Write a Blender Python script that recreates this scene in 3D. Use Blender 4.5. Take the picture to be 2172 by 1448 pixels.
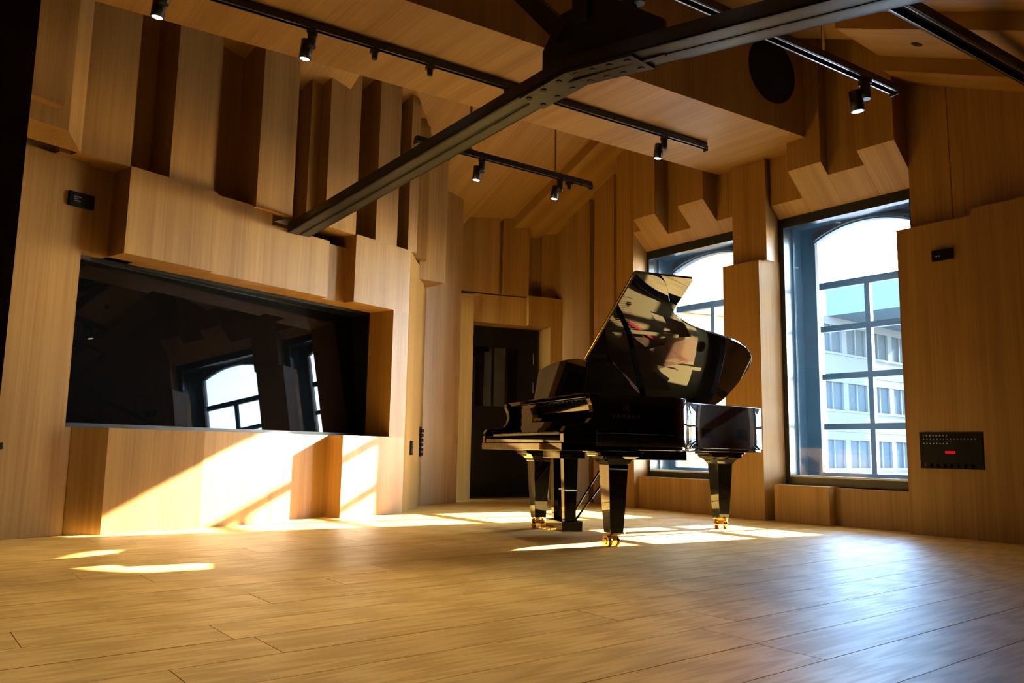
import bpy, bmesh, math, random
from mathutils import Vector, Matrix
from mathutils.geometry import tessellate_polygon
random.seed(7)
for o in list(bpy.data.objects): bpy.data.objects.remove(o, do_unlink=True)
SC = bpy.context.scene
COL = SC.collection

# ------------------------------------------------------------------ camera
FPX = 1690.0
cam_d = bpy.data.cameras.new('camera'); cam = bpy.data.objects.new('camera', cam_d); COL.objects.link(cam)
cam_d.sensor_width = 36.0; cam_d.lens = 36.0 * FPX / 2172.0; cam_d.clip_start = 0.05; cam_d.clip_end = 500
EYE = 0.61
pitch, roll = math.radians(7.75), math.radians(-0.986)
cam.matrix_world = Matrix.Translation((0, 0, EYE)) @ Matrix.Rotation(math.pi/2 + pitch, 4, 'X') @ Matrix.Rotation(-roll, 4, 'Z')
SC.camera = cam

# ------------------------------------------------------------------ room frames
# window wall frame: u runs along the wall (away from the camera), v into the room
AW = math.radians(-38.3)
WD = Vector((math.sin(AW), math.cos(AW))); WN = Vector((-WD.y, WD.x)); WO = Vector((2.378, 7.545))
def W(u, v, z=0.0):
    p = WO + WD*u + WN*v; return Vector((p.x, p.y, z))
# left (control room window) wall frame
AL = math.radians(36.26)
LD = Vector((math.sin(AL), math.cos(AL))); LN = Vector((LD.y, -LD.x))
def L(u, v, z=0.0):
    p = LD*u + LN*v; return Vector((p.x, p.y, z))
# far wall frame (the wall with the door)
AF = math.radians(67)
FD = Vector((math.sin(AF), math.cos(AF))); FN = Vector((FD.y, -FD.x)); FO = Vector((-0.53, 9.98))
def F(a, b, z=0.0):
    p = FO + FD*a + FN*b; return Vector((p.x, p.y, z))

# ------------------------------------------------------------------ light
SUN_EL = math.radians(23.6)
h = (WD*0.152 + WN).normalized()
sun_dir = Vector((h.x*math.cos(SUN_EL), h.y*math.cos(SUN_EL), -math.sin(SUN_EL)))
sd = bpy.data.lights.new('sun', 'SUN'); sun = bpy.data.objects.new('sun', sd); COL.objects.link(sun)
sd.energy = 150.0; sd.angle = math.radians(0.55); sd.color = (1.0, 0.965, 0.90)
sun.rotation_euler = sun_dir.to_track_quat('-Z', 'Y').to_euler(); sun.location = (12, 14, 10)
world = bpy.data.worlds.new('World'); SC.world = world; world.use_nodes = True
wn = world.node_tree; wn.nodes.clear()
wo = wn.nodes.new('ShaderNodeOutputWorld'); wb = wn.nodes.new('ShaderNodeBackground')
sky = wn.nodes.new('ShaderNodeTexSky'); sky.sky_type = 'NISHITA'; sky.sun_disc = False
sky.sun_elevation = SUN_EL; sky.sun_rotation = math.atan2(-h.x, -h.y); sky.altitude = 50
sky.air_density = 1.0; sky.dust_density = 0.3; sky.ozone_density = 2.5
wn.links.new(sky.outputs[0], wb.inputs[0]); wb.inputs[1].default_value = 8.5
wn.links.new(wb.outputs[0], wo.inputs[0])
SC.view_settings.view_transform = 'Standard'; SC.view_settings.look = 'None'
SC.view_settings.exposure = -0.30; SC.view_settings.gamma = 1.0
SC.view_settings.use_curve_mapping = False
SC.cycles.max_bounces = 7; SC.cycles.diffuse_bounces = 4; SC.cycles.glossy_bounces = 4; SC.cycles.transparent_max_bounces = 10

# ------------------------------------------------------------------ materials
def newmat(name):
    m = bpy.data.materials.new(name); m.use_nodes = True
    nt = m.node_tree; nt.nodes.clear()
    out = nt.nodes.new('ShaderNodeOutputMaterial'); return m, nt, out
def setp(b, **kw):
    for k, v in kw.items():
        key = k.replace('_', ' ')
        if key in b.inputs: b.inputs[key].default_value = v
def plain(name, col, rough=0.5, metal=0.0, grain=False, **kw):
    m, nt, out = newmat(name); b = nt.nodes.new('ShaderNodeBsdfPrincipled')
    b.inputs['Base Color'].default_value = (*col, 1); b.inputs['Roughness'].default_value = rough; b.inputs['Metallic'].default_value = metal
    for k, v in kw.items(): b.inputs[k.replace('_', ' ')].default_value = v
    if grain:
        n = nt.nodes.new('ShaderNodeTexNoise'); n.inputs['Scale'].default_value = 40; n.inputs['Detail'].default_value = 1
        r = nt.nodes.new('ShaderNodeMapRange'); r.inputs[3].default_value = rough*0.85; r.inputs[4].default_value = min(1, rough*1.15)
        nt.links.new(n.outputs[0], r.inputs[0]); nt.links.new(r.outputs[0], b.inputs['Roughness'])
    nt.links.new(b.outputs[0], out.inputs[0]); return m
def emit(name, col, s):
    m, nt, out = newmat(name); e = nt.nodes.new('ShaderNodeEmission')
    e.inputs[0].default_value = (*col, 1); e.inputs[1].default_value = s; nt.links.new(e.outputs[0], out.inputs[0]); return m
def wood(name, lo, hi, axis, rough=0.45, fine=55.0, along=1.1, coat=0.0, knots=0.0, var=0.16, spec=0.4):
    """veneer / plank wood: grain runs along one room axis ('z', 'u' or 'v')"""
    m, nt, out = newmat(name); N = nt.nodes.new; K = nt.links.new
    b = N('ShaderNodeBsdfPrincipled'); K(b.outputs[0], out.inputs[0])
    g = N('ShaderNodeNewGeometry'); oi = N('ShaderNodeObjectInfo')
    def dot(vec):
        d = N('ShaderNodeVectorMath'); d.operation = 'DOT_PRODUCT'; K(g.outputs['Position'], d.inputs[0]); d.inputs[1].default_value = vec; return d.outputs['Value']
    comps = {'u': dot((WD.x, WD.y, 0)), 'v': dot((WN.x, WN.y, 0)), 'z': dot((0, 0, 1))}
    rnd = N('ShaderNodeMath'); rnd.operation = 'MULTIPLY'; K(oi.outputs['Random'], rnd.inputs[0]); rnd.inputs[1].default_value = 37.0
    def coords(sf, sa):
        c = N('ShaderNodeCombineXYZ')
        for i, k in enumerate('uvz'):
            mm = N('ShaderNodeMath'); mm.operation = 'MULTIPLY_ADD'; K(comps[k], mm.inputs[0])
            mm.inputs[1].default_value = sa if (k == axis or (k == 'z' and axis != 'z' and not knots)) else sf; K(rnd.outputs[0], mm.inputs[2]); K(mm.outputs[0], c.inputs[i])
        return c.outputs[0]
    n1 = N('ShaderNodeTexNoise'); n1.inputs['Scale'].default_value = 1; n1.inputs['Detail'].default_value = 1.5; K(coords(fine, along), n1.inputs['Vector'])
    n2 = N('ShaderNodeTexNoise'); n2.inputs['Scale'].default_value = 1; n2.inputs['Detail'].default_value = 0; K(coords(7.0, 0.25), n2.inputs['Vector'])
    mix = N('ShaderNodeMix'); mix.data_type = 'FLOAT'; mix.inputs[0].default_value = 0.45; K(n1.outputs[0], mix.inputs[2]); K(n2.outputs[0], mix.inputs[3])
    fac = mix.outputs[0]
    if knots:
        wv = N('ShaderNodeTexWave'); wv.wave_type = 'RINGS'; wv.inputs['Scale'].default_value = 1.0; wv.inputs['Distortion'].default_value = 6.0
        wv.inputs['Detail'].default_value = 1.5; wv.inputs['Detail Scale'].default_value = 1.2; K(coords(26.0, 1.2), wv.inputs['Vector'])
        m2 = N('ShaderNodeMix'); m2.data_type = 'FLOAT'; m2.inputs[0].default_value = knots; K(fac, m2.inputs[2]); K(wv.outputs[0], m2.inputs[3]); fac = m2.outputs[0]
    cr = N('ShaderNodeValToRGB'); cr.color_ramp.elements[0].position = 0.3; cr.color_ramp.elements[1].position = 0.7
    cr.color_ramp.elements[0].color = (*lo, 1); cr.color_ramp.elements[1].color = (*hi, 1); K(fac, cr.inputs[0])
    hs = N('ShaderNodeHueSaturation'); mr = N('ShaderNodeMapRange'); mr.inputs[3].default_value = 1-var; mr.inputs[4].default_value = 1+var
    K(oi.outputs['Random'], mr.inputs[0]); K(mr.outputs[0], hs.inputs['Value']); K(cr.outputs[0], hs.inputs['Color']); K(hs.outputs[0], b.inputs['Base Color'])
    rr = N('ShaderNodeMapRange'); rr.inputs[3].default_value = rough+0.06; rr.inputs[4].default_value = rough-0.06; K(fac, rr.inputs[0]); K(rr.outputs[0], b.inputs['Roughness'])
    b.inputs['Specular IOR Level'].default_value = spec; b.inputs['Coat Weight'].default_value = coat; b.inputs['Coat Roughness'].default_value = 0.12
    if knots:
        bp = N('ShaderNodeBump'); bp.inputs['Strength'].default_value = 0.16; bp.inputs['Distance'].default_value = 0.003; K(fac, bp.inputs['Height']); K(bp.outputs[0], b.inputs['Normal'])
    return m
def glass(name, tint, ior=1.32):
    m, nt, out = newmat(name); N = nt.nodes.new; K = nt.links.new
    t = N('ShaderNodeBsdfTransparent'); t.inputs[0].default_value = (*tint, 1)
    g = N('ShaderNodeBsdfGlossy'); g.inputs['Roughness'].default_value = 0.0
    fr = N('ShaderNodeFresnel'); fr.inputs[0].default_value = ior
    mx = N('ShaderNodeMixShader'); K(fr.outputs[0], mx.inputs[0]); K(t.outputs[0], mx.inputs[1]); K(g.outputs[0], mx.inputs[2]); K(mx.outputs[0], out.inputs[0]); return m

OAK_LO, OAK_HI = (0.235, 0.112, 0.021), (0.355, 0.192, 0.048)
M = {}
M['oak_z'] = wood('oak_veneer_vertical', OAK_LO, OAK_HI, 'z', var=0.07)
M['oak_u'] = wood('oak_veneer_ceiling', OAK_LO, OAK_HI, 'u', var=0.06)
M['oak_v'] = wood('oak_veneer_soffit', OAK_LO, OAK_HI, 'v', var=0.06)
M['floor'] = wood('oak_floor_plank', (0.49, 0.266, 0.046), (0.69, 0.408, 0.098), 'v', rough=0.45, fine=80, along=2.0, knots=0.30, var=0.05, spec=0.33, coat=0.0)
M['gap'] = plain('dark_joint', (0.05, 0.025, 0.01), 0.8)
M['black_metal'] = plain('black_steel', (0.012, 0.012, 0.013), 0.38)
M['win_metal'] = plain('dark_window_steel', (0.012, 0.017, 0.022), 0.30)
M['reveal'] = plain('blue_grey_reveal_paint', (0.013, 0.032, 0.052), 0.32)
M['steel'] = plain('painted_truss_steel', (0.020, 0.019, 0.015), 0.33, grain=True)
M['track'] = plain('black_track_aluminium', (0.012, 0.011, 0.010), 0.35)
M['conductor'] = plain('bright_conductor', (0.55, 0.53, 0.50), 0.3, 1.0)
M['chrome'] = plain('brushed_nickel', (0.6, 0.58, 0.54), 0.2, 1.0)
M['speaker'] = plain('black_speaker_cloth', (0.006, 0.005, 0.005), 0.95)
M['panel_black'] = plain('black_faceplate', (0.005, 0.005, 0.0055), 0.5, Specular_IOR_Level=0.15)
M['white_dot'] = plain('white_marking', (0.75, 0.74, 0.70), 0.5)
M['red_lamp'] = emit('red_display', (0.8, 0.01, 0.02), 0.8)
M['door'] = plain('black_door_paint', (0.005, 0.0045, 0.004), 0.4, Specular_IOR_Level=0.2)
M['darkwood'] = wood('dark_stain_and_fill_cut_wood', (0.018, 0.006, 0.003), (0.03, 0.010, 0.004), 'z', rough=0.5)  # stained wood of the near door; also darkens the unseen walls against fill light
M['lens'] = emit('lamp_lens', (1.0, 0.93, 0.84), 14.0)
M['glass'] = glass('window_glass', (0.955, 0.975, 0.985))
M['studio_glass'] = plain('dark_studio_glass', (0.002, 0.0025, 0.003), 0.0, 0.0)
b_ = M['studio_glass'].node_tree.nodes['Principled BSDF']
b_.inputs['Roughness'].default_value = 0.0; b_.inputs['IOR'].default_value = 1.45
M['piano'] = plain('black_polyester_lacquer', (0.0025, 0.0025, 0.003), 0.02)
b_ = M['piano'].node_tree.nodes['Principled BSDF']; b_.inputs['IOR'].default_value = 1.55
M['gold'] = plain('gold_iron_plate', (0.62, 0.40, 0.13), 0.30, 0.75)
M['brass'] = plain('polished_brass', (0.85, 0.58, 0.22), 0.14, 1.0)
M['copper'] = plain('copper_string', (0.80, 0.38, 0.16), 0.3, 1.0)
M['felt'] = plain('red_felt', (0.62, 0.012, 0.02), 0.95)
M['soundboard'] = wood('spruce_soundboard', (0.45, 0.26, 0.10), (0.60, 0.38, 0.17), 'u', rough=0.25)
M['ivory'] = plain('white_key', (0.80, 0.78, 0.72), 0.25)
M['ebony'] = plain('black_key', (0.008, 0.008, 0.008), 0.35)
M['goldtext'] = plain('gold_lettering', (0.80, 0.56, 0.20), 0.25, 1.0)
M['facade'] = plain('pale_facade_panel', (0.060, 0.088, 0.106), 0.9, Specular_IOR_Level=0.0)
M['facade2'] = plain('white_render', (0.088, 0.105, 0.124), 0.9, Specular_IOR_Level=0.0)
M['sash_white'] = plain('white_sash_edge', (0.6, 0.62, 0.64), 0.4)
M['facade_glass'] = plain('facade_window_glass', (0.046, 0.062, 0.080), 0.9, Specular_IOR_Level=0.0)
M['ground'] = plain('asphalt_yard', (0.22, 0.22, 0.22), 0.85)

# ------------------------------------------------------------------ helpers
def link(name, verts, faces, mat, parent=None, smooth=False):
    me = bpy.data.meshes.new(name); me.from_pydata([tuple(v) for v in verts], [], faces); me.update()
    bm = bmesh.new(); bm.from_mesh(me); bmesh.ops.recalc_face_normals(bm, faces=bm.faces); bm.to_mesh(me); bm.free()
    if smooth:
        for p in me.polygons: p.use_smooth = True
    me.materials.append(M[mat] if isinstance(mat, str) else mat)
    o = bpy.data.objects.new(name, me); COL.objects.link(o)
    if parent: o.parent = parent
    return o
def empty(name, loc=(0, 0, 0), rz=0.0):
    o = bpy.data.objects.new(name, None); COL.objects.link(o); o.location = loc; o.rotation_euler = (0, 0, rz); o.empty_display_size = 0.1; return o
def tag(o, label=None, cat=None, group=None, kind=None):
    if label: o['label'] = label
    if cat: o['category'] = cat
    if group: o['group'] = group
    if kind: o['kind'] = kind
    return o
def bevel(o, w=0.003, seg=2, ang=35):
    m = o.modifiers.new('bevel', 'BEVEL'); m.width = w; m.segments = seg; m.limit_method = 'ANGLE'; m.angle_limit = math.radians(ang); return o
def vol(vs_bottom, vs_top):
    n = len(vs_bottom); f = [list(range(n-1, -1, -1)), list(range(n, 2*n))]
    f += [[i, (i+1) % n, n+(i+1) % n, n+i] for i in range(n)]
    return list(vs_bottom)+list(vs_top), f
def prism(name, fr, poly, z0, z1, mat, parent=None):
    """vertical prism: plan polygon in frame fr, z0/z1 numbers or functions of the plan point"""
    g0 = z0 if callable(z0) else (lambda u, v: z0); g1 = z1 if callable(z1) else (lambda u, v: z1)
    v, f = vol([fr(u, w, g0(u, w)) for u, w in poly], [fr(u, w, g1(u, w)) for u, w in poly]); return link(name, v, f, mat, parent)
def rect(u0, u1, v0, v1): return [(u0, v0), (u1, v0), (u1, v1), (u0, v1)]
def box(name, fr, u0, u1, v0, v1, z0, z1, mat, parent=None): return prism(name, fr, rect(u0, u1, v0, v1), z0, z1, mat, parent)
def I(x, y, z=0.0): return Vector((x, y, z))
class MB:
    """collects several solids into ONE mesh"""
    def __init__(s): s.v = []; s.f = []
    def add(s, v, f):
        k = len(s.v); s.v += [Vector(x) for x in v]; s.f += [[i+k for i in q] for q in f]; return s
    def box(s, x0, x1, y0, y1, z0, z1, fr=I):
        v, f = vol([fr(*p, z0) for p in rect(x0, x1, y0, y1)], [fr(*p, z1) for p in rect(x0, x1, y0, y1)]); return s.add(v, f)
    def bar(s, p, q, w, hgt=None, up=Vector((0, 0, 1))):
        p, q = Vector(p), Vector(q); hgt = hgt or w; d = (q-p).normalized(); a = d.cross(up)
        if a.length < 1e-4: a = d.cross(Vector((1, 0, 0)))
        a.normalize(); b = a.cross(d).normalized()
        c = [a*w/2+b*hgt/2, -a*w/2+b*hgt/2, -a*w/2-b*hgt/2, a*w/2-b*hgt/2]
        v, f = vol([p+x for x in c], [q+x for x in c]); return s.add(v, f)
    def cyl(s, p, q, r, r2=None, n=20):
        p, q = Vector(p), Vector(q); r2 = r if r2 is None else r2; d = (q-p).normalized(); a = d.cross(Vector((0, 0, 1)))
        if a.length < 1e-4: a = Vector((1, 0, 0))
        a.normalize(); b = d.cross(a)
        ring = [a*math.cos(t)+b*math.sin(t) for t in [2*math.pi*i/n for i in range(n)]]
        v, f = vol([p+x*r for x in ring], [q+x*r2 for x in ring]); return s.add(v, f)
    def build(s, name, mat, parent=None, smooth=False):
        o = link(name, s.v, s.f, mat, parent)
        if smooth:
            for p in o.data.polygons: p.use_smooth = len(p.vertices) == 4
        return o
def holed(name, outer, holes, to3a, to3b, mat, parent=None):
    """flat plate with holes; to3a / to3b map a 2-D point to the two faces"""
    loops = [outer]+holes; pts = [p for l in loops for p in l]
    tri = tessellate_polygon([[Vector((x, y, 0)) for x, y in l] for l in loops]); n = len(pts)
    v = [to3a(*p) for p in pts]+[to3b(*p) for p in pts]
    f = [list(t) for t in tri]+[[i+n for i in reversed(t)] for t in tri]; k = 0
    for l in loops:
        m = len(l); f += [[k+i, k+(i+1) % m, n+k+(i+1) % m, n+k+i] for i in range(m)]; k += m
    return link(name, v, f, mat, parent)
def circle(cx, cy, r, n=24, a0=0.0): return [(cx+r*math.cos(a0+2*math.pi*i/n), cy+r*math.sin(a0+2*math.pi*i/n)) for i in range(n)]
def copy_tree(o, parent=None):
    c = o.copy(); COL.objects.link(c); c.parent = parent
    for ch in list(o.children): copy_tree(ch, c)
    return c
def text_mesh(name, s, size, mtx, mat, parent, depth=0.0008, spacing=1.0):
    cu = bpy.data.curves.new(name, 'FONT'); cu.body = s; cu.size = size; cu.extrude = depth; cu.align_x = 'CENTER'; cu.align_y = 'CENTER'; cu.space_character = spacing
    t = bpy.data.objects.new(name+'_src', cu); COL.objects.link(t); bpy.context.view_layer.update()
    me = bpy.data.meshes.new_from_object(t.evaluated_get(bpy.context.evaluated_depsgraph_get())); bpy.data.objects.remove(t, do_unlink=True)
    me.materials.clear(); me.materials.append(M[mat]); me.transform(mtx)
    o = bpy.data.objects.new(name, me); COL.objects.link(o); o.parent = parent; return o

# ================================================================== FLOOR
floor = tag(prism('floor', W, rect(-5.6, 5.2, -0.8, 9.4), -0.12, -0.022, 'gap'), 'wide oak plank floor with a satin finish', 'floor', kind='structure')
PW = 0.247
rows = int((5.0+5.3)/PW)
for r in range(rows):
    u0 = -5.3+r*PW; v = -0.78 - random.random()*1.9
    while v < 8.6:
        ln = random.choice((1.5, 1.9, 2.2, 2.4)); a, b2 = max(v, -0.78), min(v+ln, 8.7)
        if b2-a > 0.1 and not (b2 < 0 and u0 < 0): box('plank', W, u0+0.0018, u0+PW-0.0018, a+0.0016, b2-0.0016, -0.022, -random.random()*0.0006, 'floor', floor)
        v += ln

# ================================================================== LEFT WALL (control room window)
BK = -5.96
wl = tag(MB().box(-4.6, 7.1, -6.12, BK, 0, 5.2, L).build('wall_left', 'oak_z'), 'left wall of folded oak veneer panels around the control room window', 'wall', kind='structure')
def lp(u0, u1, vf, z0, z1, vb=BK): return box('panel', L, u0, u1, vb, vf, z0, z1, 'oak_z', wl)
def lpp(poly, z0, z1): return prism('panel', L, poly, z0, z1, 'oak_z', wl)
ZB, ZT, ZLEDGE = 0.712, 1.918, 2.545
# plain run beside the glass
for a, b in ((-4.6, -2.4), (-2.4, -0.4), (-0.4, 0.9), (0.9, 1.75)): lp(a, b-0.004, -5.56, 0, ZLEDGE)
lp(1.75, 2.556, -5.56, 0, ZLEDGE)
lp(2.556, 2.70, -5.56, 0, ZB)
lp(2.556, 2.95, -5.60, ZT, ZLEDGE)
# below the glass
lpp([(2.60, BK), (2.60, -5.555), (2.785, -5.43), (3.48, -5.375), (3.48, BK)], 0, ZB)
lp(3.483, 4.10, -5.405, 0, ZB)
lp(4.10, 4.335, -5.425, 0, ZB)
lp(4.335, 4.80, -5.53, 0, ZB)
lpp([(4.80, BK), (4.80, -5.335), (5.60, -5.365), (5.60, BK)], 0, ZB)
# beside the glass, right hand pier
lp(5.392, 5.60, -5.366, ZB, ZT)
# band above the glass
lp(2.756, 3.45, -5.37, ZT, ZLEDGE)
lp(3.452, 4.00, -5.425, ZT, ZLEDGE)
lp(4.00, 4.62, -5.425, ZT, 2.43)
lp(4.62, 4.88, -5.50, ZT, 2.43)
lp(4.88, 5.60, -5.366, ZT, ZLEDGE)
# splayed facets towards the far corner
lpp([(5.602, BK), (5.602, -5.368), (6.20, -5.73), (6.20, BK)], 0, lambda u, v: ZLEDGE-0.13*(u-5.6))
lpp([(6.202, -6.3), (6.202, -5.77), (6.66, -6.07), (6.66, -6.3)], 0, 2.40)
# upper folds: proud strips alternate with deep shaded strips
def roofL(u, v):    # ceiling height over the left wall
    return 5.15
UP = [(2.405, 2.757), (3.05, 3.392), (3.805, 4.166), (4.522, 4.884), (5.135, 5.42), (5.575, 5.70)]
lp(-4.6, 1.3, -5.50, ZLEDGE, 5.1); lp(1.3, 2.33, -5.58, ZLEDGE, 5.1)
for i, (a, b) in enumerate(UP):
    lp(a, b, -5.385, 2.53 if i == 2 else ZLEDGE-0.004, 5.1)
for a, b, d in ((2.33, 2.405, -5.50), (2.757, 3.05, -5.68), (3.392, 3.52, -5.55), (3.52, 3.805, -5.68), (4.166, 4.40, -5.66), (4.40, 4.522, -5.50), (4.884, 5.135, -5.68), (5.42, 5.575, -5.66)):
    lp(a, b, d, ZLEDGE-0.004, 5.1)
lpp([(5.70, -6.0), (5.70, -5.62), (5.98, -5.50), (6.06, -5.62), (6.06, -6.0)], 2.55, 4.9)
lpp([(5.98, -6.2), (5.98, -5.60), (6.30, -5.52), (6.36, -5.75), (6.36, -6.2)], 2.36, 4.9)
lpp([(6.36, -6.5), (6.36, -5.86), (6.70, -6.1), (6.70, -6.5)], 2.40, 4.9)
# splayed box high in the left corner
def frustum(name, fr, inner, outer, vi, vo, mat, parent):
    (a0, a1, b0, b1), (c0, c1, d0, d1) = inner, outer
    v, f = vol([fr(c0, vo, d0), fr(c1, vo, d0), fr(c1, vo, d1), fr(c0, vo, d1)], [fr(a0, vi, b0), fr(a1, vi, b0), fr(a1, vi, b1), fr(a0, vi, b1)]); return link(name, v, f, mat, parent)
frustum('panel', L, (1.3, 2.20, 2.55, 4.4), (1.2, 2.415, 2.53, 4.4), -5.10, -5.384, 'oak_z', wl)
lp(1.6, 2.13, -5.02, 2.67, 4.4, vb=-5.12)

# control room window
w3 = tag(empty('window_3', L(2.556, -5.69, ZB)), 'wide dark control room window mirroring the arched windows', 'window', kind='structure')
def child(o, parent):
    o.parent = parent; o.matrix_parent_inverse = parent.matrix_world.inverted(); return o
bpy.context.view_layer.update()
def GV(u, z): return -5.575-0.075*(u-2.58)-0.115*(z-ZB)
gp = [(2.575, ZB+0.02), (5.388, ZB+0.02), (5.388, ZT-0.012), (2.575, ZT-0.012)]
v, f = vol([L(u, GV(u, z)-0.012, z) for u, z in gp], [L(u, GV(u, z), z) for u, z in gp]); child(link('glass_pane', v, f, 'studio_glass'), w3)
child(box('back_board', L, 2.52, 5.40, -5.958, -5.944, ZB-0.01, ZT+0.01, 'panel_black'), w3)
child(prism('frame_rail', L, [(2.556, -5.94), (5.39, -5.94), (5.39, -5.74), (2.556, -5.56)], ZB, ZB+0.03, 'black_metal'), w3)
child(prism('frame_rail', L, [(2.556, -5.94), (5.39, -5.94), (5.39, -5.90), (2.556, -5.68)], ZT-0.03, ZT, 'black_metal'), w3)
child(box('frame_stile', L, 2.5565, 2.577, -5.80, -5.612, ZB, ZT-0.002, 'black_metal'), w3)
child(box('black_lining', L, 5.374, 5.3915, -5.945, -5.69, ZB, ZT, 'panel_black'), w3)
child(box('black_lining', L, 2.556, 5.372, -5.945, -5.69, ZT-0.028, ZT+0.002, 'panel_black'), w3)

# ================================================================== FAR WALL (door)
wf = tag(MB().box(-2.2, 4.2, -0.75, -0.62, 0, 5.2, F).build('wall_far', 'oak_z'), 'far wall of oak strips around the black door', 'wall', kind='structure')
def fp(a0, a1, b, z0, z1, bb=-0.62): return box('panel', F, a0, a1, bb, b, z0, z1, 'oak_z', wf)
fp(-2.2, -0.62, 0.20, 0, 2.53); fp(-0.62, -0.03, 0.20, 0, 2.53)
fp(-0.03, 0.70, 0.17, 2.19, 2.55); fp(0.70, 1.02, 0.24, 2.19, 2.57)
fp(1.02, 1.46, 0.22, 0, 2.57); fp(1.46, 2.0, 0.20, 0, 2.57); fp(2.0, 4.0, 0.16, 0, 2.57)
for a0, a1, b in ((-2.2, -0.51, 0.24), (-0.51, -0.045, 0.22), (-0.045, 0.29, 0.21), (0.29, 0.34, 0.14), (0.34, 0.71, 0.21), (0.71, 0.95, 0.02), (0.95, 1.40, 0.08), (1.40, 1.47, 0.04), (1.47, 1.65, 0.17), (1.65, 1.97, 0.20), (1.97, 2.05, 0.10), (2.05, 2.4, 0.22), (2.4, 4.0, 0.2)):
    fp(a0, a1, b, 2.565, 5.1)
d1 = tag(empty('door_1', F(0.5, -0.1, 0)), 'black studio door with a glazed vision panel', 'door', kind='structure')
bpy.context.view_layer.update()
def door_fr(a, b, z): return F(a, b, z)
child(box('door_frame', F, -0.02, 1.01, -0.55, -0.13, 0, 2.20, 'black_metal'), d1)
leaf = child(holed('door_leaf', [(0.02, 0.04), (0.98, 0.04), (0.98, 2.17), (0.02, 2.17)], [[(0.12, 1.16), (0.70, 1.16), (0.70, 1.92), (0.12, 1.92)]], lambda x, z: F(x, -0.13, z), lambda x, z: F(x, -0.10, z), 'door'), d1)
vg = child(box('vision_glass', F, 0.12, 0.70, -0.128, -0.118, 1.16, 1.92, 'studio_glass'), d1)
for zz in (1.80, 1.42): child(MB().cyl(F(0.92, -0.085, zz-0.07), F(0.92, -0.085, zz+0.07), 0.006, n=10).build('hinge', 'chrome'), d1)
child(MB().cyl(F(0.085, -0.06, 1.22), F(0.085, -0.06, 1.78), 0.009, n=10).bar(F(0.085, -0.10, 1.26), F(0.085, -0.06, 1.26), 0.012).bar(F(0.085, -0.10, 1.74), F(0.085, -0.06, 1.74), 0.012).build('pull_handle', 'black_metal'), d1)
child(box('threshold', F, -0.03, 1.02, -0.13, 0.20, 0.0, 0.015, 'oak_z'), d1)

# ================================================================== WINDOW WALL
WIN = [0.0, 1.75]      # u offset of the two windows
ww = tag(MB().box(-5.4, -1.40, -0.85, -0.42, 0, 4.9, W).build('wall_right', 'oak_z'), 'window wall of stepped oak panels with deep splayed reveals', 'wall', kind='structure')
def wp(u0, u1, v, z0, z1, vb=-0.42): return box('panel', W, u0, u1, vb, v, z0, z1, 'oak_z', ww)
# masonry core around the openings
for a, b, z0, z1 in ((-1.41, -0.06, 0, 0.33), (-1.41, -0.06, 2.92, 4.9), (-0.06, 0.35, 0, 4.9), (0.34, 1.70, 0, 0.33), (0.34, 1.70, 2.92, 4.9), (1.69, 4.2, 0, 4.9)):
    box('core', W, a, b, -0.85, -0.42, z0, z1, 'reveal', ww)
def soff(u, v): return 2.91+0.85*(v+0.25)
def strip(u0, u1, v, zlow=None):   # upper strip cut by the splayed soffit
    prism('panel', W, rect(u0, u1, -0.42, v), (lambda u, w: soff(u, max(w, -0.25))) if zlow is None else zlow, 4.9, 'oak_z', ww)
def cut_strip(u0, u1, v):
    pts = [(-0.42, 2.925), (-0.25, 2.91), (v, soff(0, v)), (v, 4.9), (-0.42, 4.9)]
    vv, f = vol([W(u0, a, z) for a, z in pts], [W(u1, a, z) for a, z in pts]); o = link('panel', vv, f, 'oak_z', ww)
    o.data.materials.append(M['oak_v'])
    for p in o.data.polygons:
        if p.normal.z < -0.3: p.material_index = 1
for u0, u1, v in ((-0.415, -0.075, -0.118), (-0.752, -0.417, 0.122), (-1.090, -0.754, 0.008), (-1.418, -1.092, 0.126)): cut_strip(u0, u1, v)
for u0, u1, v in ((0.33, 0.576, -0.124), (0.578, 0.916, 0.100), (0.918, 1.237, -0.128), (1.239, 1.552, 0.094), (1.554, 1.668, -0.03)): cut_strip(u0, u1, v)
# pier between the windows
wp(0.0, 0.42, 0.0, 0, 2.478)
wp(-0.055, 0.332, -0.055, 2.478, 4.9)
prism('panel', W, [(0.0, -0.42), (0.0, -0.001), (-0.064, -0.252), (-0.064, -0.42)], 0, 2.478, 'oak_z', ww)
# below the windows
wp(-0.62, -0.075, -0.045, 0, 0.335); wp(-1.34, -0.622, -0.15, 0, 0.325)
wp(0.42, 1.02, -0.085, 0, 0.345); wp(1.022, 1.668, -0.105, 0, 0.345)
# left of the far window
wp(1.67, 1.93, -0.03, 0, 4.9); wp(1.932, 2.16, -0.30, 0, 4.9); wp(2.162, 2.50, -0.22, 0, 4.9); wp(2.502, 2.62, -0.36, 0, 4.9); wp(2.622, 3.0, -0.26, 0, 4.9); wp(3.002, 4.0, -0.32, 0, 4.9)
# right of the near window
wp(-1.93, -1.338, 0.0, 0, 2.488); wp(-3.3, -1.932, 0.035, 0, 2.535); wp(-5.4, -3.302, 0.0, 0, 2.52)
wp(-1.75, -1.42, -0.10, 2.45, 4.9); wp(-2.6, -1.752, -0.105, 2.45, 4.9); wp(-5.4, -2.602, -0.11, 2.45, 4.9)

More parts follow.
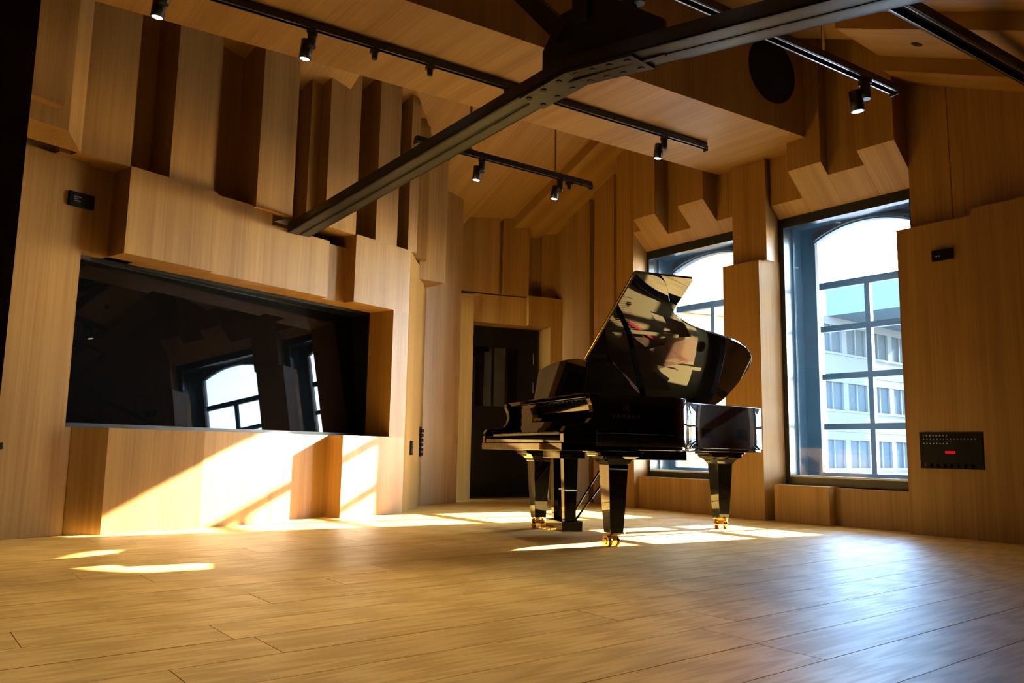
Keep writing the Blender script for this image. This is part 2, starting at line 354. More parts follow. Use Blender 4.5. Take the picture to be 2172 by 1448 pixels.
def make_window(name, du, label, shift=0.0):
    root = tag(empty(name, W(-0.735+du, -0.3, 0.33)), label, 'window', kind='structure'); bpy.context.view_layer.update()
    C = lambda o: child(o, root)
    u0, u1, z0, z1 = -1.425+du, -0.03+du, 0.335, 2.925
    inn = (u0+0.085, u1-0.085, z0+0.085, z1-0.11)
    C(holed('inner_frame', [(u0, z0), (u1, z0), (u1, z1), (u0, z1)], [[(inn[0], inn[2]), (inn[1], inn[2]), (inn[1], inn[3]), (inn[0], inn[3])]], lambda u, z: W(u, -0.34, z), lambda u, z: W(u, -0.255, z), 'win_metal'))
    C(box('glazing_bead', W, inn[0], inn[1], -0.262, -0.25, z0+0.07, z0+0.088, 'sash_white'))
    C(box('inner_pane', W, inn[0]-0.01, inn[1]+0.01, -0.300, -0.294, inn[2]-0.01, inn[3]+0.01, 'glass'))
    # deep painted reveal between the two glazings
    for a, b, c, d in ((u0, u0+0.05, z0, z1), (u1-0.05, u1, z0, z1)): C(box('reveal_lining', W, a, b, -0.62, -0.34, c, d, 'reveal'))
    C(box('reveal_lining', W, u0, u1, -0.62, -0.34, z0-0.005, z0+0.05, 'reveal')); C(box('reveal_lining', W, u0, u1, -0.62, -0.34, z1-0.06, z1+0.005, 'reveal'))
    for s, a in ((1, u0+0.05), (-1, u1-0.05)): C(box('reveal_rail', W, min(a, a+s*0.02), max(a, a+s*0.02), -0.47, -0.44, z0+0.05, z1-0.06, 'reveal'))
    # outer arched sash
    cu = -0.735+du+shift; hw = 0.512+shift; zs, zp = 2.705, 2.835
    R = (hw*hw+(zp-zs)**2)/(2*(zp-zs)); cz = zp-R
    def arch(x, e=0.0): return cz+math.sqrt(max((R+e)**2-(x-cu)**2, 0))
    n = 16; xs = [cu-hw+2*hw*i/n for i in range(n+1)]
    hole = [(cu-hw, 0.45), (cu+hw, 0.45)]+[(x, arch(x)) for x in reversed(xs)]
    C(holed('arched_frame', [(u0, z0), (u1, z0), (u1, z1), (u0, z1)], [hole], lambda u, z: W(u, -0.70, z), lambda u, z: W(u, -0.625, z), 'reveal'))
    # moulded arch rib standing proud of the frame
    mb = MB()
    for i in range(n):
        p, q = xs[i], xs[i+1]; a = [W(p, 0, 0)]
        v, f = vol([W(p, -0.628, arch(p)+0.012), W(q, -0.628, arch(q)+0.012), W(q, -0.628, arch(q)+0.05), W(p, -0.628, arch(p)+0.05)], [W(p, -0.595, arch(p)+0.012), W(q, -0.595, arch(q)+0.012), W(q, -0.595, arch(q)+0.05), W(p, -0.595, arch(p)+0.05)]); mb.add(v, f)
    C(mb.build('arch_rib', 'win_metal'))
    bars = [2.262, 1.831, 1.366, 0.884]
    for k, z in enumerate(bars): C(box('glazing_bar', W, cu-hw, cu+hw, -0.69, -0.635, z-(0.034 if k == 0 else 0.028), z+(0.034 if k == 0 else 0.028), 'reveal'))
    C(box('glazing_bar', W, cu-0.024, cu+0.024, -0.688, -0.637, 0.45, 2.262-0.034, 'reveal'))
    C(box('sash_edge', W, cu+hw-0.03, cu+hw, -0.69, -0.63, 0.45, 2.70, 'sash_white')); C(box('sash_edge', W, cu-hw, cu-hw+0.03, -0.69, -0.63, 0.45, 2.70, 'sash_white'))
    # panes
    lv = [0.45]+[x for x in reversed(bars)]
    for i in range(4):
        for a, b in ((cu-hw, cu-0.02), (cu+0.02, cu+hw)): C(box('pane', W, a, b, -0.664, -0.660, lv[i]+0.02, lv[i+1]-0.02, 'glass'))
    pv = [(cu-hw, 2.28), (cu+hw, 2.28)]+[(x, arch(x)) for x in reversed(xs)]
    vv, f = vol([W(x, -0.664, z) for x, z in pv], [W(x, -0.660, z) for x, z in pv]); C(link('pane', vv, f, 'glass'))
    return root
make_window('window_1', 1.75, 'far arched window half hidden behind the piano lid', 0.03)
make_window('window_2', 0.0, 'large arched window right of the piano')

# ================================================================== remaining shell
tag(MB().box(-5.55, -5.4, -0.85, 9.2, 0, 4.9, W).build('wall_side', 'darkwood'), 'side wall beside the viewpoint, darkened to cut fill light', 'wall', kind='structure')  # wall out of view, its colour darkened to lower the ambient light
tag(MB().box(-5.55, 1.2, 8.5, 8.65, 0, 5.2, W).build('wall_back', 'darkwood'), 'wall behind the viewpoint, darkened to cut fill light', 'wall', kind='structure')  # also unseen, given a dark colour so less light bounces back

# ================================================================== CEILING
ceil = tag(MB().add(*vol([W(-5.6, -0.9, 2.72), W(0.12, -0.9, 5.24), W(0.12, 9.2, 5.24), W(-5.6, 9.2, 2.72)], [W(-5.6, -0.9, 2.84), W(0.12, -0.9, 5.36), W(0.12, 9.2, 5.36), W(-5.6, 9.2, 2.84)]))
           .add(*vol([W(0.10, -0.9, 5.24), W(6.6, -0.9, 2.40), W(6.6, 9.2, 2.40), W(0.10, 9.2, 5.24)], [W(0.10, -0.9, 5.36), W(6.6, -0.9, 2.52), W(6.6, 9.2, 2.52), W(0.10, 9.2, 5.36)])).build('ceiling', 'oak_u'),
           'pitched ceiling of stepped oak panels', 'ceiling', kind='structure')
def slope(poly, a, s, th=0.16):
    """sloping ceiling panel: underside z = a + s*u over a plan polygon"""
    return prism('panel', W, poly, lambda u, v: a+s*u, lambda u, v: a+s*u+th, 'oak_u', ceil)
# bay right of the bulkhead: three stepped levels
RB = lambda u: -0.46+0.0*u
slope(rect(-1.42, -0.5, -0.42, 0.28), 4.80, 0.44); slope(rect(-5.4, -1.42, -0.42, 0.281), 4.416, 0.44, 0.20)
slope(rect(-1.40, -0.45, 0.285, 0.96), 4.68, 0.44); slope(rect(-5.4, -1.402, 0.285, 0.961), 4.542, 0.44, 0.20)
for v0, v1, a in ((0.965, 1.9, 4.676), (1.905, 2.9, 4.60), (2.905, 4.0, 4.72), (4.005, 5.3, 4.62), (5.305, 8.6, 4.70)): slope(rect(-5.4, -0.25, v0, v1), a, 0.44)
# bay beyond the bulkhead
slope(rect(0.5, 4.6, -0.42, 0.36), 4.93, -0.44, 0.2)
slope(rect(0.5, 4.6, 0.363, 1.01), 5.06, -0.44)
slope([(0.6, 1.013), (4.6, 1.013), (3.55, 1.12), (2.85, 1.83), (0.6, 1.83)], 4.98, -0.44, 0.2)
slope([(0.6, 1.833), (2.85, 1.833), (2.09, 2.65), (0.6, 2.65)], 5.07, -0.44)
slope([(0.8, 2.653), (2.09, 2.653), (3.55, 1.123), (5.2, 1.1), (5.2, 3.4), (0.8, 3.4)], 5.15, -0.44, 0.1)
slope([(0.8, 3.403), (5.2, 3.403), (5.2, 8.6), (0.8, 8.6)], 4.78, -0.44, 0.2)
# dropped bulkhead with the big track
def BUL(u, v, z): return W(u+0.105*(v-2.5), v, z)
bh = prism('bulkhead', BUL, rect(-0.36, 0.81, -0.42, 8.5), 3.5, 4.75, 'oak_u', ceil)

# ================================================================== STEEL TRUSS
A0, J0, B0 = W(1.90, 3.875, 2.40), W(-1.27, 3.60, 2.735), W(-5.3, 3.25, 2.14)
tr = tag(empty('steel_truss', J0), 'black riveted steel roof truss crossing overhead', 'truss'); bpy.context.view_layer.update()
def chord(name, p, q, wdt, hgt):
    d = (q-p).normalized(); side = d.cross(Vector((0, 0, 1))).normalized(); up = side.cross(d).normalized(); mb = MB(); g = 0.006
    for s in (-1, 1):   # pair of back to back angles with a slot between
        for a0, a1, b0, b1 in ((g, wdt/2, 0, 0.014), (g, g+0.014, 0, hgt)):
            c = [side*s*a0+up*b0, side*s*a1+up*b0, side*s*a1+up*b1, side*s*a0+up*b1]; v, f = vol([p+x for x in c], [q+x for x in c]); mb.add(v, f)
        c = [side*s*(wdt/2-0.016)+up*0, side*s*wdt/2, side*s*wdt/2+up*hgt*0.62, side*s*(wdt/2-0.016)+up*hgt*0.62]; v, f = vol([p+x for x in c], [q+x for x in c]); mb.add(v, f)
    c = [-side*g*1.2+up*0.004, side*g*1.2+up*0.004, side*g*1.2+up*hgt, -side*g*1.2+up*hgt]; v, f = vol([p+x for x in c], [q+x for x in c]); mb.add(v, f)
    return child(mb.build(name, 'steel'), tr)
chord('lower_chord', A0, J0, 0.205, 0.13); chord('lower_chord', J0, B0, 0.205, 0.13)
dJ = (B0-A0).normalized(); sideJ = dJ.cross(Vector((0, 0, 1))).normalized()
def onT(s, zz, off=0.0): return J0+Vector((dJ.x, dJ.y, 0)).normalized()*s+Vector((0, 0, zz))+sideJ*off
pts = [(-0.26, 0.0), (0.62, -0.10), (0.62, 0.10), (0.20, 0.42), (-0.12, 0.42), (-0.26, 0.24)]
v, f = vol([onT(a, z, -0.012) for a, z in pts], [onT(a, z, 0.012) for a, z in pts]); child(link('gusset_plate', v, f, 'steel'), tr)
for p, q in ((onT(-0.08, 0.28), onT(-1.15, 1.50)), (onT(0.06, 0.30), onT(0.10, 1.40))):
    mb = MB(); mb.bar(p+sideJ*0.03, q+sideJ*0.03, 0.03, 0.11); mb.bar(p-sideJ*0.03, q-sideJ*0.03, 0.03, 0.11); mb.bar(p, q, 0.012, 0.09); child(mb.build('strut', 'steel'), tr)
for s in (-0.32, -0.2, -0.08, 0.06, 0.18, 0.30, 0.42):
    for off in (-0.06, 0.06):
        zz = (s*0.1 if s < 0 else -0.148*s)
        child(MB().cyl(onT(s, zz-0.022, off), onT(s, zz+0.004, off), 0.019, 0.021, n=8).build('bolt', 'steel'), tr)
child(MB().bar(onT(-0.36, -0.045), onT(0.02, -0.008), 0.20, 0.016).bar(onT(0.0, -0.008), onT(0.48, -0.078), 0.20, 0.016).build('splice_plate', 'steel'), tr)

# ================================================================== TRACK LIGHTING
def track(label, p, q, wdt=0.055, hgt=0.045, rods=(), rod_h=0.5):
    p, q = Vector(p), Vector(q); root = tag(empty('lighting_track', (p+q)/2), label, 'light track', 'ceiling lighting tracks'); bpy.context.view_layer.update()
    d = (q-p).normalized(); side = d.cross(Vector((0, 0, 1))).normalized(); up = Vector((0, 0, 1))
    mb = MB()
    mb.bar(p+up*hgt, q+up*hgt, wdt, 0.012)
    for s in (-1, 1): mb.bar(p+side*s*(wdt/2-0.006)+up*hgt/2, q+side*s*(wdt/2-0.006)+up*hgt/2, 0.012, hgt)
    mb.bar(p+up*(hgt*0.75), q+up*(hgt*0.75), wdt*0.5, hgt*0.3)
    child(mb.build('rail', 'track'), root)
    for s in (-1, 1): child(MB().bar(p+side*s*wdt*0.34-up*0.001, q+side*s*wdt*0.34-up*0.001, 0.006, 0.004).build('conductor_strip', 'conductor'), root)
    child(MB().bar(p-d*0.006, p, wdt, hgt).build('end_cap', 'track'), root); child(MB().bar(q, q+d*0.006, wdt, hgt).build('end_cap', 'track'), root)
    for t in rods:
        x = p.lerp(q, t); child(MB().cyl(x+up*hgt, x+up*(hgt+rod_h), 0.012, n=10).cyl(x+up*hgt, x+up*(hgt+0.012), 0.035, n=12).build('suspension_rod', 'chrome' if rod_h < 0.6 else 'black_metal'), root)
    return root, p, q
t1 = track('black lighting track fixed along the dropped oak bulkhead', W(0.62, 6.2, 3.44), W(0.07, 0.70, 3.44))
t2 = track('short black lighting track hanging over the far corner', W(1.40, 3.05, 3.30), W(1.27, 1.03, 3.30), rods=(0.28, 0.77), rod_h=0.55)
t3 = track('black lighting track hanging in front of the round speaker', W(-1.42, 4.6, 3.30), W(-1.77, 0.84, 3.30), wdt=0.075, rods=(0.78,), rod_h=0.50)
t4 = track('wide black lighting track at the top right', W(-2.15, 4.2, 3.30), W(-2.51, -0.05, 3.30), wdt=0.11, hgt=0.06)
def spot(label, pos, aim, power=100, sc=1.0):
    """track spotlight: adapter, stem, swivel head with a lit lens"""
    pos = Vector(pos)-Vector((0, 0, 0.004)); root = tag(empty('track_spotlight', pos), label, 'spotlight', 'track spotlights'); bpy.context.view_layer.update()
    up = Vector((0, 0, 1)); aim = Vector(aim).normalized()
    child(MB().box(pos.x-0.03*sc, pos.x+0.03*sc, pos.y-0.03*sc, pos.y+0.03*sc, pos.z-0.03*sc, pos.z).build('track_adapter', 'track'), root)
    child(MB().cyl(pos-up*0.03*sc, pos-up*0.125*sc, 0.030*sc, n=18).build('driver_stem', 'track', smooth=True), root)
    side = Vector((LN.x, LN.y, 0))*-0.055*sc; c = pos-up*0.115*sc+side
    child(MB().bar(pos-up*0.10*sc, c, 0.03*sc).build('swivel_arm', 'track'), root)
    a, b = c-aim*0.055*sc, c+aim*0.075*sc
    hd = child(MB().cyl(a, b, 0.040*sc, n=24).build('lamp_head', 'track', smooth=True), root)
    child(MB().cyl(b-aim*0.002, b+aim*0.001, 0.031*sc, n=24).build('lamp_lens', 'lens'), root)
    ld = bpy.data.lights.new('lamp_light', 'SPOT'); ld.energy = power; ld.spot_size = math.radians(62); ld.spot_blend = 0.6; ld.color = (1.0, 0.88, 0.70); ld.shadow_soft_size = 0.03
    lo = bpy.data.objects.new('lamp_light', ld); COL.objects.link(lo); lo.matrix_world = Matrix.Translation(b+aim*0.012) @ aim.to_track_quat('-Z', 'Y').to_matrix().to_4x4(); child(lo, root)
    return root
def along(t, f_): return t[1].lerp(t[2], f_)
dn = Vector((-0.12, 0.10, -1))
spot('spotlight nearest the top left corner of the picture', along(t1, 0.145), dn)
spot('spotlight on the bulkhead track above the upper left folds', along(t1, 0.315), dn)
spot('spotlight on the bulkhead track just left of the steel beam', along(t1, 0.602), dn)
spot('spotlight at the window end of the bulkhead track', along(t1, 0.905), dn)
spot('left spotlight of the short far track', along(t2, 0.345), dn, 30)
spot('right spotlight of the short far track', along(t2, 0.80), dn, 30)
spot('spotlight hanging below the track beside the round speaker', along(t3, 0.905), Vector((0.10, 0.05, -1)), 30, 1.15)
spot('spotlight at the top edge above the truss joint', along(t3, 0.33), Vector((0.10, 0.05, -1)), 30, 1.15)
spot('first spotlight of the bulkhead track added out of view to light the near floor', along(t1, 0.02), Vector((0.28, -0.22, -1)), 165)  # added lamp above the frame, brightens the near floor
spot('added unseen spotlight on the middle track brightening the near floor', along(t3, 0.03), Vector((-0.10, -0.30, -1)), 165, 1.15)  # extra lamp out of view, put in for floor brightness
spot('added unseen spotlight on the wide track brightening the near floor', along(t4, 0.04), Vector((-0.25, -0.1, -1)), 95, 1.15)  # another added lamp, unseen, filling light onto the near floor
def adapter(label, pos):
    pos = Vector(pos); o = MB().box(-0.025, 0.025, -0.03, 0.03, -0.028, 0).cyl((0, 0, -0.028), (0, 0, -0.075), 0.024, 0.020, n=12).build('track_adapter_plug', 'track'); o.location = pos-Vector((0, 0, 0.005)); o.rotation_euler.z = 0.6
    return tag(o, label, 'track adapter', 'spare track adapters')
adapter('left one of two small black adapters on the bulkhead track', along(t1, 0.398))
adapter('right one of two small black adapters on the bulkhead track', along(t1, 0.478))
adapter('small black adapter beside the right spotlight of the short track', along(t2, 0.86))

# ================================================================== WALL DEVICES
# round loudspeaker in the bulkhead side
def FAS(v, z, e=0.0): return W(-0.36+0.105*(v-2.5)-e, v, z)
sp = tag(empty('ceiling_loudspeaker', FAS(0.56, 4.02)), 'round black loudspeaker set in the side of the bulkhead', 'speaker'); bpy.context.view_layer.update()
c0, c1 = circle(0.56, 4.02, 0.30, 40), circle(0.56, 4.02, 0.285, 40)
v, f = vol([FAS(a, z, -0.01) for a, z in c1], [FAS(a, z, 0.008) for a, z in c1]); child(link('grille', v, f, 'speaker'), sp)
child(holed('rim_ring', c0, [circle(0.56, 4.02, 0.286, 40)], lambda a, z: FAS(a, z, -0.005), lambda a, z: FAS(a, z, 0.012), 'speaker'), sp)
q = W(-1.86, 0.62, 4.542-0.44*1.86); dl = tag(empty('recessed_sensor', q), 'small round black sensor in the ceiling panel top right', 'sensor'); bpy.context.view_layer.update()
nrm = (Vector((0, 0, -1))+Vector((WD.x, WD.y, 0))*0.44).normalized()
child(MB().cyl(q-nrm*0.005, q+nrm*0.006, 0.042, n=20).build('bezel', 'black_metal'), dl); child(MB().cyl(q+nrm*0.006, q+nrm*0.010, 0.016, n=14).build('sensor_lens', 'chrome'), dl)
def plate_L(name, label, cat, u0, u1, z0, z1, vf, dots):
    r = tag(empty(name, L((u0+u1)/2, vf, z0)), label, cat); bpy.context.view_layer.update()
    child(bevel(box('faceplate', L, u0, u1, vf-0.01, vf+0.022, z0, z1, 'panel_black')), r)
    for du, dz, w_, h_ in dots: child(box('legend_mark', L, u0+du, u0+du+w_, vf+0.022, vf+0.0232, z0+dz, z0+dz+h_, 'gap' if w_ < 0 else 'white_dim'), r)
    return r
M['white_dim'] = plain('grey_marking', (0.16, 0.16, 0.15), 0.5)
plate_L('wall_control_panel', 'small black control panel high on the left wall', 'control panel', 2.437, 2.607, 2.212, 2.312, -5.56, [(0.03, 0.062, 0.05, 0.006), (0.03, 0.048, 0.03, 0.006), (0.035, 0.034, 0.04, 0.006)])
r = tag(empty('wall_thermostat', W(-1.70, 0.0, 2.165)), 'small black wall panel with two lights right of the near window', 'control panel'); bpy.context.view_layer.update()
child(bevel(box('faceplate', W, -1.782, -1.622, -0.01, 0.024, 2.168, 2.256, 'panel_black')), r)
for k in (0, 1): child(box('indicator', W, -1.664-0.022*k, -1.656-0.022*k, 0.024, 0.0255, 2.200, 2.207, 'white_dot'), r)
# patch panel
r = tag(empty('patch_panel', W(-1.68, 0.0, 0.523)), 'black audio patch panel with socket rows low on the right wall', 'patch panel'); bpy.context.view_layer.update()
PA = -1.447
child(bevel(box('faceplate', W, -1.912, PA, -0.01, 0.012, 0.523, 0.805, 'panel_black'), 0.002), r)
for k in range(8):
    u = PA-0.034-k*0.0250; child(MB().cyl(W(u, 0.012, 0.778), W(u, 0.015, 0.778), 0.0078, n=14).cyl(W(u, 0.012, 0.790), W(u, 0.015, 0.790), 0.003, n=8).build('socket', 'chrome'), r)
for k in range(16):
    u = PA-0.034-k*0.0255; child(MB().cyl(W(u, 0.012, 0.752), W(u, 0.0145, 0.752), 0.0036, n=8).build('screw', 'white_dot'), r)
for k in range(8):
    u = PA-0.034-k*0.0250; child(MB().cyl(W(u, 0.012, 0.716), W(u, 0.0145, 0.716), 0.0042, n=8).build('screw', 'white_dot'), r)
child(box('legend_strip', W, -1.69, -1.62, 0.012, 0.0132, 0.727, 0.731, 'white_dim'), r)
child(box('red_display', W, -1.715, -1.640, 0.012, 0.016, 0.640, 0.660, 'red_lamp'), r)
child(box('slot', W, PA-0.040, PA-0.034, 0.012, 0.014, 0.540, 0.566, 'white_dim'), r)
for k in range(7): child(box('connector', W, PA-0.085-k*0.05, PA-0.060-k*0.05, 0.012, 0.030, 0.530, 0.556, 'panel_black'), r)
# switch and socket strip on the splayed facets left of the door
def SF(t, e, z):   # facet frame: t along first splayed facet
    a, b = L(5.602, -5.368), L(6.20, -5.73); d = (b-a).normalized(); n_ = Vector((d.y, -d.x, 0)); p = a+d*t+n_*e; return Vector((p.x, p.y, z))
r = tag(empty('light_switch', SF(0.33, 0, 0.55)), 'narrow black switch plate on the pale splayed panel', 'switch'); bpy.context.view_layer.update()
child(bevel(MB().box(0.25, 0.36, -0.004, 0.012, 0.545, 0.685, SF).build('faceplate', 'panel_black')), r)
for k in (0, 1): child(MB().box(0.275, 0.335, 0.012, 0.018, 0.565+0.058*k, 0.608+0.058*k, SF).build('rocker', 'reveal'), r)
def SG(t, e, z):
    a, b = L(6.202, -5.77), L(6.66, -6.07); d = (b-a).normalized(); n_ = Vector((d.y, -d.x, 0)); p = a+d*t+n_*e; return Vector((p.x, p.y, z))
r = tag(empty('socket_strip', SG(0.2, 0, 0.55)), 'tall black socket strip beside the narrow switch plate', 'socket strip'); bpy.context.view_layer.update()
child(MB().box(0.08, 0.28, -0.004, 0.010, 0.52, 0.84, SG).build('faceplate', 'panel_black'), r)
for k in range(6): child(MB().box(0.10, 0.26, 0.010, 0.034, 0.532+0.05*k, 0.566+0.05*k, SG).build('socket', 'panel_black'), r)

# ================================================================== DARK DOOR LEAF in the foreground
E0 = Vector((-1.412, 2.2, 0)); ed = Vector((-0.80, -0.60, 0)).normalized(); en = Vector((-ed.y, ed.x, 0))
def DL_(t, e, z): p = E0+ed*t+en*e; return Vector((p.x, p.y, z))
d2 = tag(empty('door_2', E0), 'near black door leaf standing open at the left edge', 'door', kind='structure'); bpy.context.view_layer.update()
child(MB().box(0.0, 1.15, -0.045, 0.045, 0.008, 2.45, DL_).build('door_leaf', 'darkwood'), d2)
child(MB().cyl(DL_(0.02, 0, 0.60), DL_(-0.012, 0.0, 0.60), 0.011, n=10).cyl(DL_(-0.012, 0, 0.605), DL_(-0.018, 0.0, 0.588), 0.010, 0.006, n=8).build('latch', 'black_metal'), d2)

# ================================================================== GRAND PIANO
PV2 = Vector((-0.362, 0.932)).normalized(); PU2 = Vector((PV2.y, -PV2.x))
piano = tag(empty('grand_piano', (0.457, 5.88, 0), math.atan2(PU2.y, PU2.x)), 'black lacquered grand piano with its lid propped open', 'piano')
def PP(o): o.parent = piano; return o
OUT = [(-0.20, -0.765), (0.05, -0.765), (0.30, -0.765), (0.42, -0.752), (0.51, -0.70), (0.58, -0.61), (0.65, -0.505), (0.72, -0.425), (0.81, -0.355), (0.95, -0.285), (1.12, -0.232), (1.30, -0.192), (1.45, -0.150), (1.60, -0.085), (1.70, 0.0), (1.762, 0.11), (1.785, 0.24), (1.785, 0.46), (1.765, 0.60), (1.71, 0.70), (1.61, 0.752), (1.48, 0.765), (1.0, 0.765), (0.4, 0.765), (-0.20, 0.765)]
def catmull(p, k=4):
    r = []
    for i in range(len(p)-1):
        a, b, c, d = p[max(i-1, 0)], p[i], p[i+1], p[min(i+2, len(p)-1)]
        for j in range(k):
            t = j/k; r.append(tuple(0.5*(2*b[m]+(c[m]-a[m])*t+(2*a[m]-5*b[m]+4*c[m]-d[m])*t*t+(3*b[m]-a[m]-3*c[m]+d[m])*t**3) for m in (0, 1)))
    r.append(p[-1]); return r
OUTS = catmull(OUT, 4)
def offset(path, e):
    r = []
    for i, p in enumerate(path):
        a, b = Vector(path[max(i-1, 0)]), Vector(path[min(i+1, len(path)-1)]); d = (b-a).normalized(); r.append((p[0]-d.y*e, p[1]+d.x*e))
    return r
INS = offset(OUTS, 0.055)
def ribbon(name, pa, pb, z0, z1, mat):
    n = len(pa); v = [I(*p, z0) for p in pa]+[I(*p, z1) for p in pa]+[I(*p, z0) for p in pb]+[I(*p, z1) for p in pb]; f = []
    for i in range(n-1): f += [[i, i+1, n+i+1, n+i], [2*n+i+1, 2*n+i, 3*n+i, 3*n+i+1], [n+i, n+i+1, 3*n+i+1, 3*n+i], [i+1, i, 2*n+i, 2*n+i+1]]
    f += [[0, n, 3*n, 2*n], [n-1, 2*n-1+0, 4*n-1, 3*n-1]]
    o = link(name, v, f, mat); 
    for p in o.data.polygons: p.use_smooth = abs(p.normal.z) < 0.5 and len(p.vertices) == 4
    return PP(bevel(o, 0.004, 2, 40))
ribbon('rim', OUTS, INS, 0.645, 0.975, 'piano')
ribbon('rim_moulding', offset(OUTS, 0.010), offset(OUTS, 0.05), 0.622, 0.6445, 'piano')
def flat(name, poly, z0, z1, mat): return PP(prism(name, I, poly, z0, z1, mat))
flat('soundboard', [p for p in INS if p[0] > 0.08]+[(0.08, 0.71), (0.08, -0.71)], 0.795, 0.81, 'soundboard')
for a in (0.35, 0.75, 1.15): PP(MB().box(a, a+0.10, -0.70 if a < 0.5 else (-0.34 if a < 1 else -0.19), 0.71, 0.66, 0.795).build('underside_beam', 'piano'))
# cast plate with openings
pl = [p for p in offset(OUTS, 0.075) if p[0] > 0.14]
holes = [circle(0.52, -0.10, 0.046, 22), circle(0.70, -0.02, 0.046, 22), circle(0.33, 0.02, 0.034, 18), circle(0.33, -0.30, 0.034, 18), circle(1.58, 0.20, 0.05, 20)]
holes += [[(0.44, 0.13), (0.96, 0.13), (1.06, 0.30), (0.44, 0.30)], [(0.44, 0.35), (1.12, 0.35), (1.36, 0.62), (0.44, 0.62)], [(1.00, -0.08), (1.36, 0.00), (1.46, 0.12), (1.20, 0.14)]]
outer = pl+[(0.14, 0.69), (0.14, -0.69)]
PP(holed('iron_plate', outer, holes, lambda x, y: I(x, y, 0.872), lambda x, y: I(x, y, 0.888), 'gold'))
for y0, x1, y1 in ((-0.20, 0.80, -0.16), (0.325, 1.60, 0.40), (0.095, 1.30, 0.115)): PP(MB().bar((0.36, y0, 0.905), (x1, y1, 0.905), 0.030, 0.045).build('plate_strut', 'gold'))
for x, y in ((0.61, 0.04), (0.42, -0.22), (0.80, -0.12)): PP(MB().cyl((x, y, 0.888), (x, y, 0.900), 0.020, n=16).cyl((x, y, 0.900), (x, y, 0.906), 0.010, n=6).build('plate_bolt', 'gold'))
# strings, bridges, felts, dampers, pins
mb = MB()
for i in range(56):
    t = i/55; y = 0.13+0.49*t; mb.bar((0.22, y, 0.916), (1.02+0.30*t, y+0.03-0.02*t, 0.912), 0.0030)
for i in range(40):
    t = i/39; y = -0.60+0.70*t; mb.bar((0.22, y, 0.916), (0.50+0.50*t, y+0.02, 0.912), 0.0026)
for i in range(22):
    t = i/21; mb.bar((0.24, 0.66-0.16*t, 0.934), (1.50, 0.32-0.22*t, 0.934), 0.0048)
tag(PP(mb.build('strings', 'copper')), kind='stuff')
mb = MB()
for i in range(88):
    t = i/87; mb.cyl((0.19+0.02*(i % 3), -0.62+1.26*t, 0.888), (0.19+0.02*(i % 3), -0.62+1.26*t, 0.930), 0.0042, n=6)
tag(PP(mb.build('tuning_pins', 'chrome')), kind='stuff')
PP(MB().bar((0.80, 0.03, 0.905), (1.46, 0.34, 0.905), 0.020, 0.022).build('string_felt', 'felt'))
PP(MB().bar((0.56, 0.14, 0.900), (0.92, 0.60, 0.900), 0.022, 0.014).build('string_felt', 'felt'))
mb = MB()
for i in range(30):
    t = i/29; x, y = 0.74+0.62*t, 0.10+0.32*t; mb.cyl((x, y, 0.888), (x, y, 0.926), 0.0052, n=6)
tag(PP(mb.build('hitch_pins', 'chrome')), kind='stuff')
PP(MB().bar((0.60, 0.16, 0.865), (1.30, 0.52, 0.865), 0.035, 0.09).build('bridge', 'soundboard'))
mb = MB()
for i in range(66):
    t = i/65; mb.box(0.37+0.04*t, 0.42+0.05*t, -0.60+1.20*t-0.006, -0.60+1.20*t+0.006, 0.918, 0.950)
tag(PP(mb.build('dampers', 'ebony')), kind='stuff')
PP(MB().box(0.075, 0.14, -0.70, 0.70, 0.86, 0.93).build('pin_block', 'gold'))
# key end
PP(bevel(MB().box(-0.44, 0.10, -0.755, 0.755, 0.612, 0.662).build('keybed', 'piano'), 0.004))
PP(bevel(MB().box(-0.425, -0.40, -0.708, 0.708, 0.6625, 0.712).build('key_slip', 'piano'), 0.004))
def arm(y0, y1):
    pr = [(-0.43, 0.6625), (-0.432, 0.735), (-0.415, 0.765), (-0.37, 0.774), (-0.31, 0.778), (-0.262, 0.792), (-0.236, 0.822), (-0.226, 0.862), (-0.233, 0.905), (-0.250, 0.945), (-0.252, 0.975), (-0.202, 0.975), (-0.202, 0.6625)]
    v, f = vol([I(x, y0, z) for x, z in pr], [I(x, y1, z) for x, z in pr]); return PP(bevel(link('cheek_arm', v, f, 'piano'), 0.003, 2, 60))
arm(-0.765, -0.710); arm(0.710, 0.765)
for s in (-1, 1): PP(bevel(MB().box(-0.395, -0.205, min(s*0.708, s*0.62), max(s*0.708, s*0.62), 0.6625, 0.752).build('key_block', 'piano'), 0.004))
mb = MB(); wk = 1.232/52
for i in range(52): mb.box(-0.395, -0.20, -0.616+i*wk+0.0006, -0.616+(i+1)*wk-0.0006, 0.705, 0.728)
tag(PP(mb.build('white_keys', 'ivory')), kind='stuff')
mb = MB()
for i in range(51):
    if i % 7 not in (1, 4): mb.box(-0.345, -0.20, -0.616+(i+1)*wk-0.006, -0.616+(i+1)*wk+0.006, 0.728, 0.740)
tag(PP(mb.build('black_keys', 'ebony')), kind='stuff')
pr = [(-0.196, 0.742), (-0.188, 0.775), (-0.176, 0.82), (-0.172, 0.88), (-0.180, 0.935), (-0.192, 0.955)]
v = []; f = []
fb = [(x, z) for x, z in pr]+[(x+0.02, z) for x, z in reversed(pr)]
v, f = vol([I(x, -0.706, z) for x, z in fb], [I(x, 0.706, z) for x, z in fb]); o = PP(link('fallboard', v, f, 'piano'))
PP(bevel(MB().box(-0.232, 0.075, -0.7085, 0.7085, 0.957, 0.985).build('desk_shelf', 'piano'), 0.003))
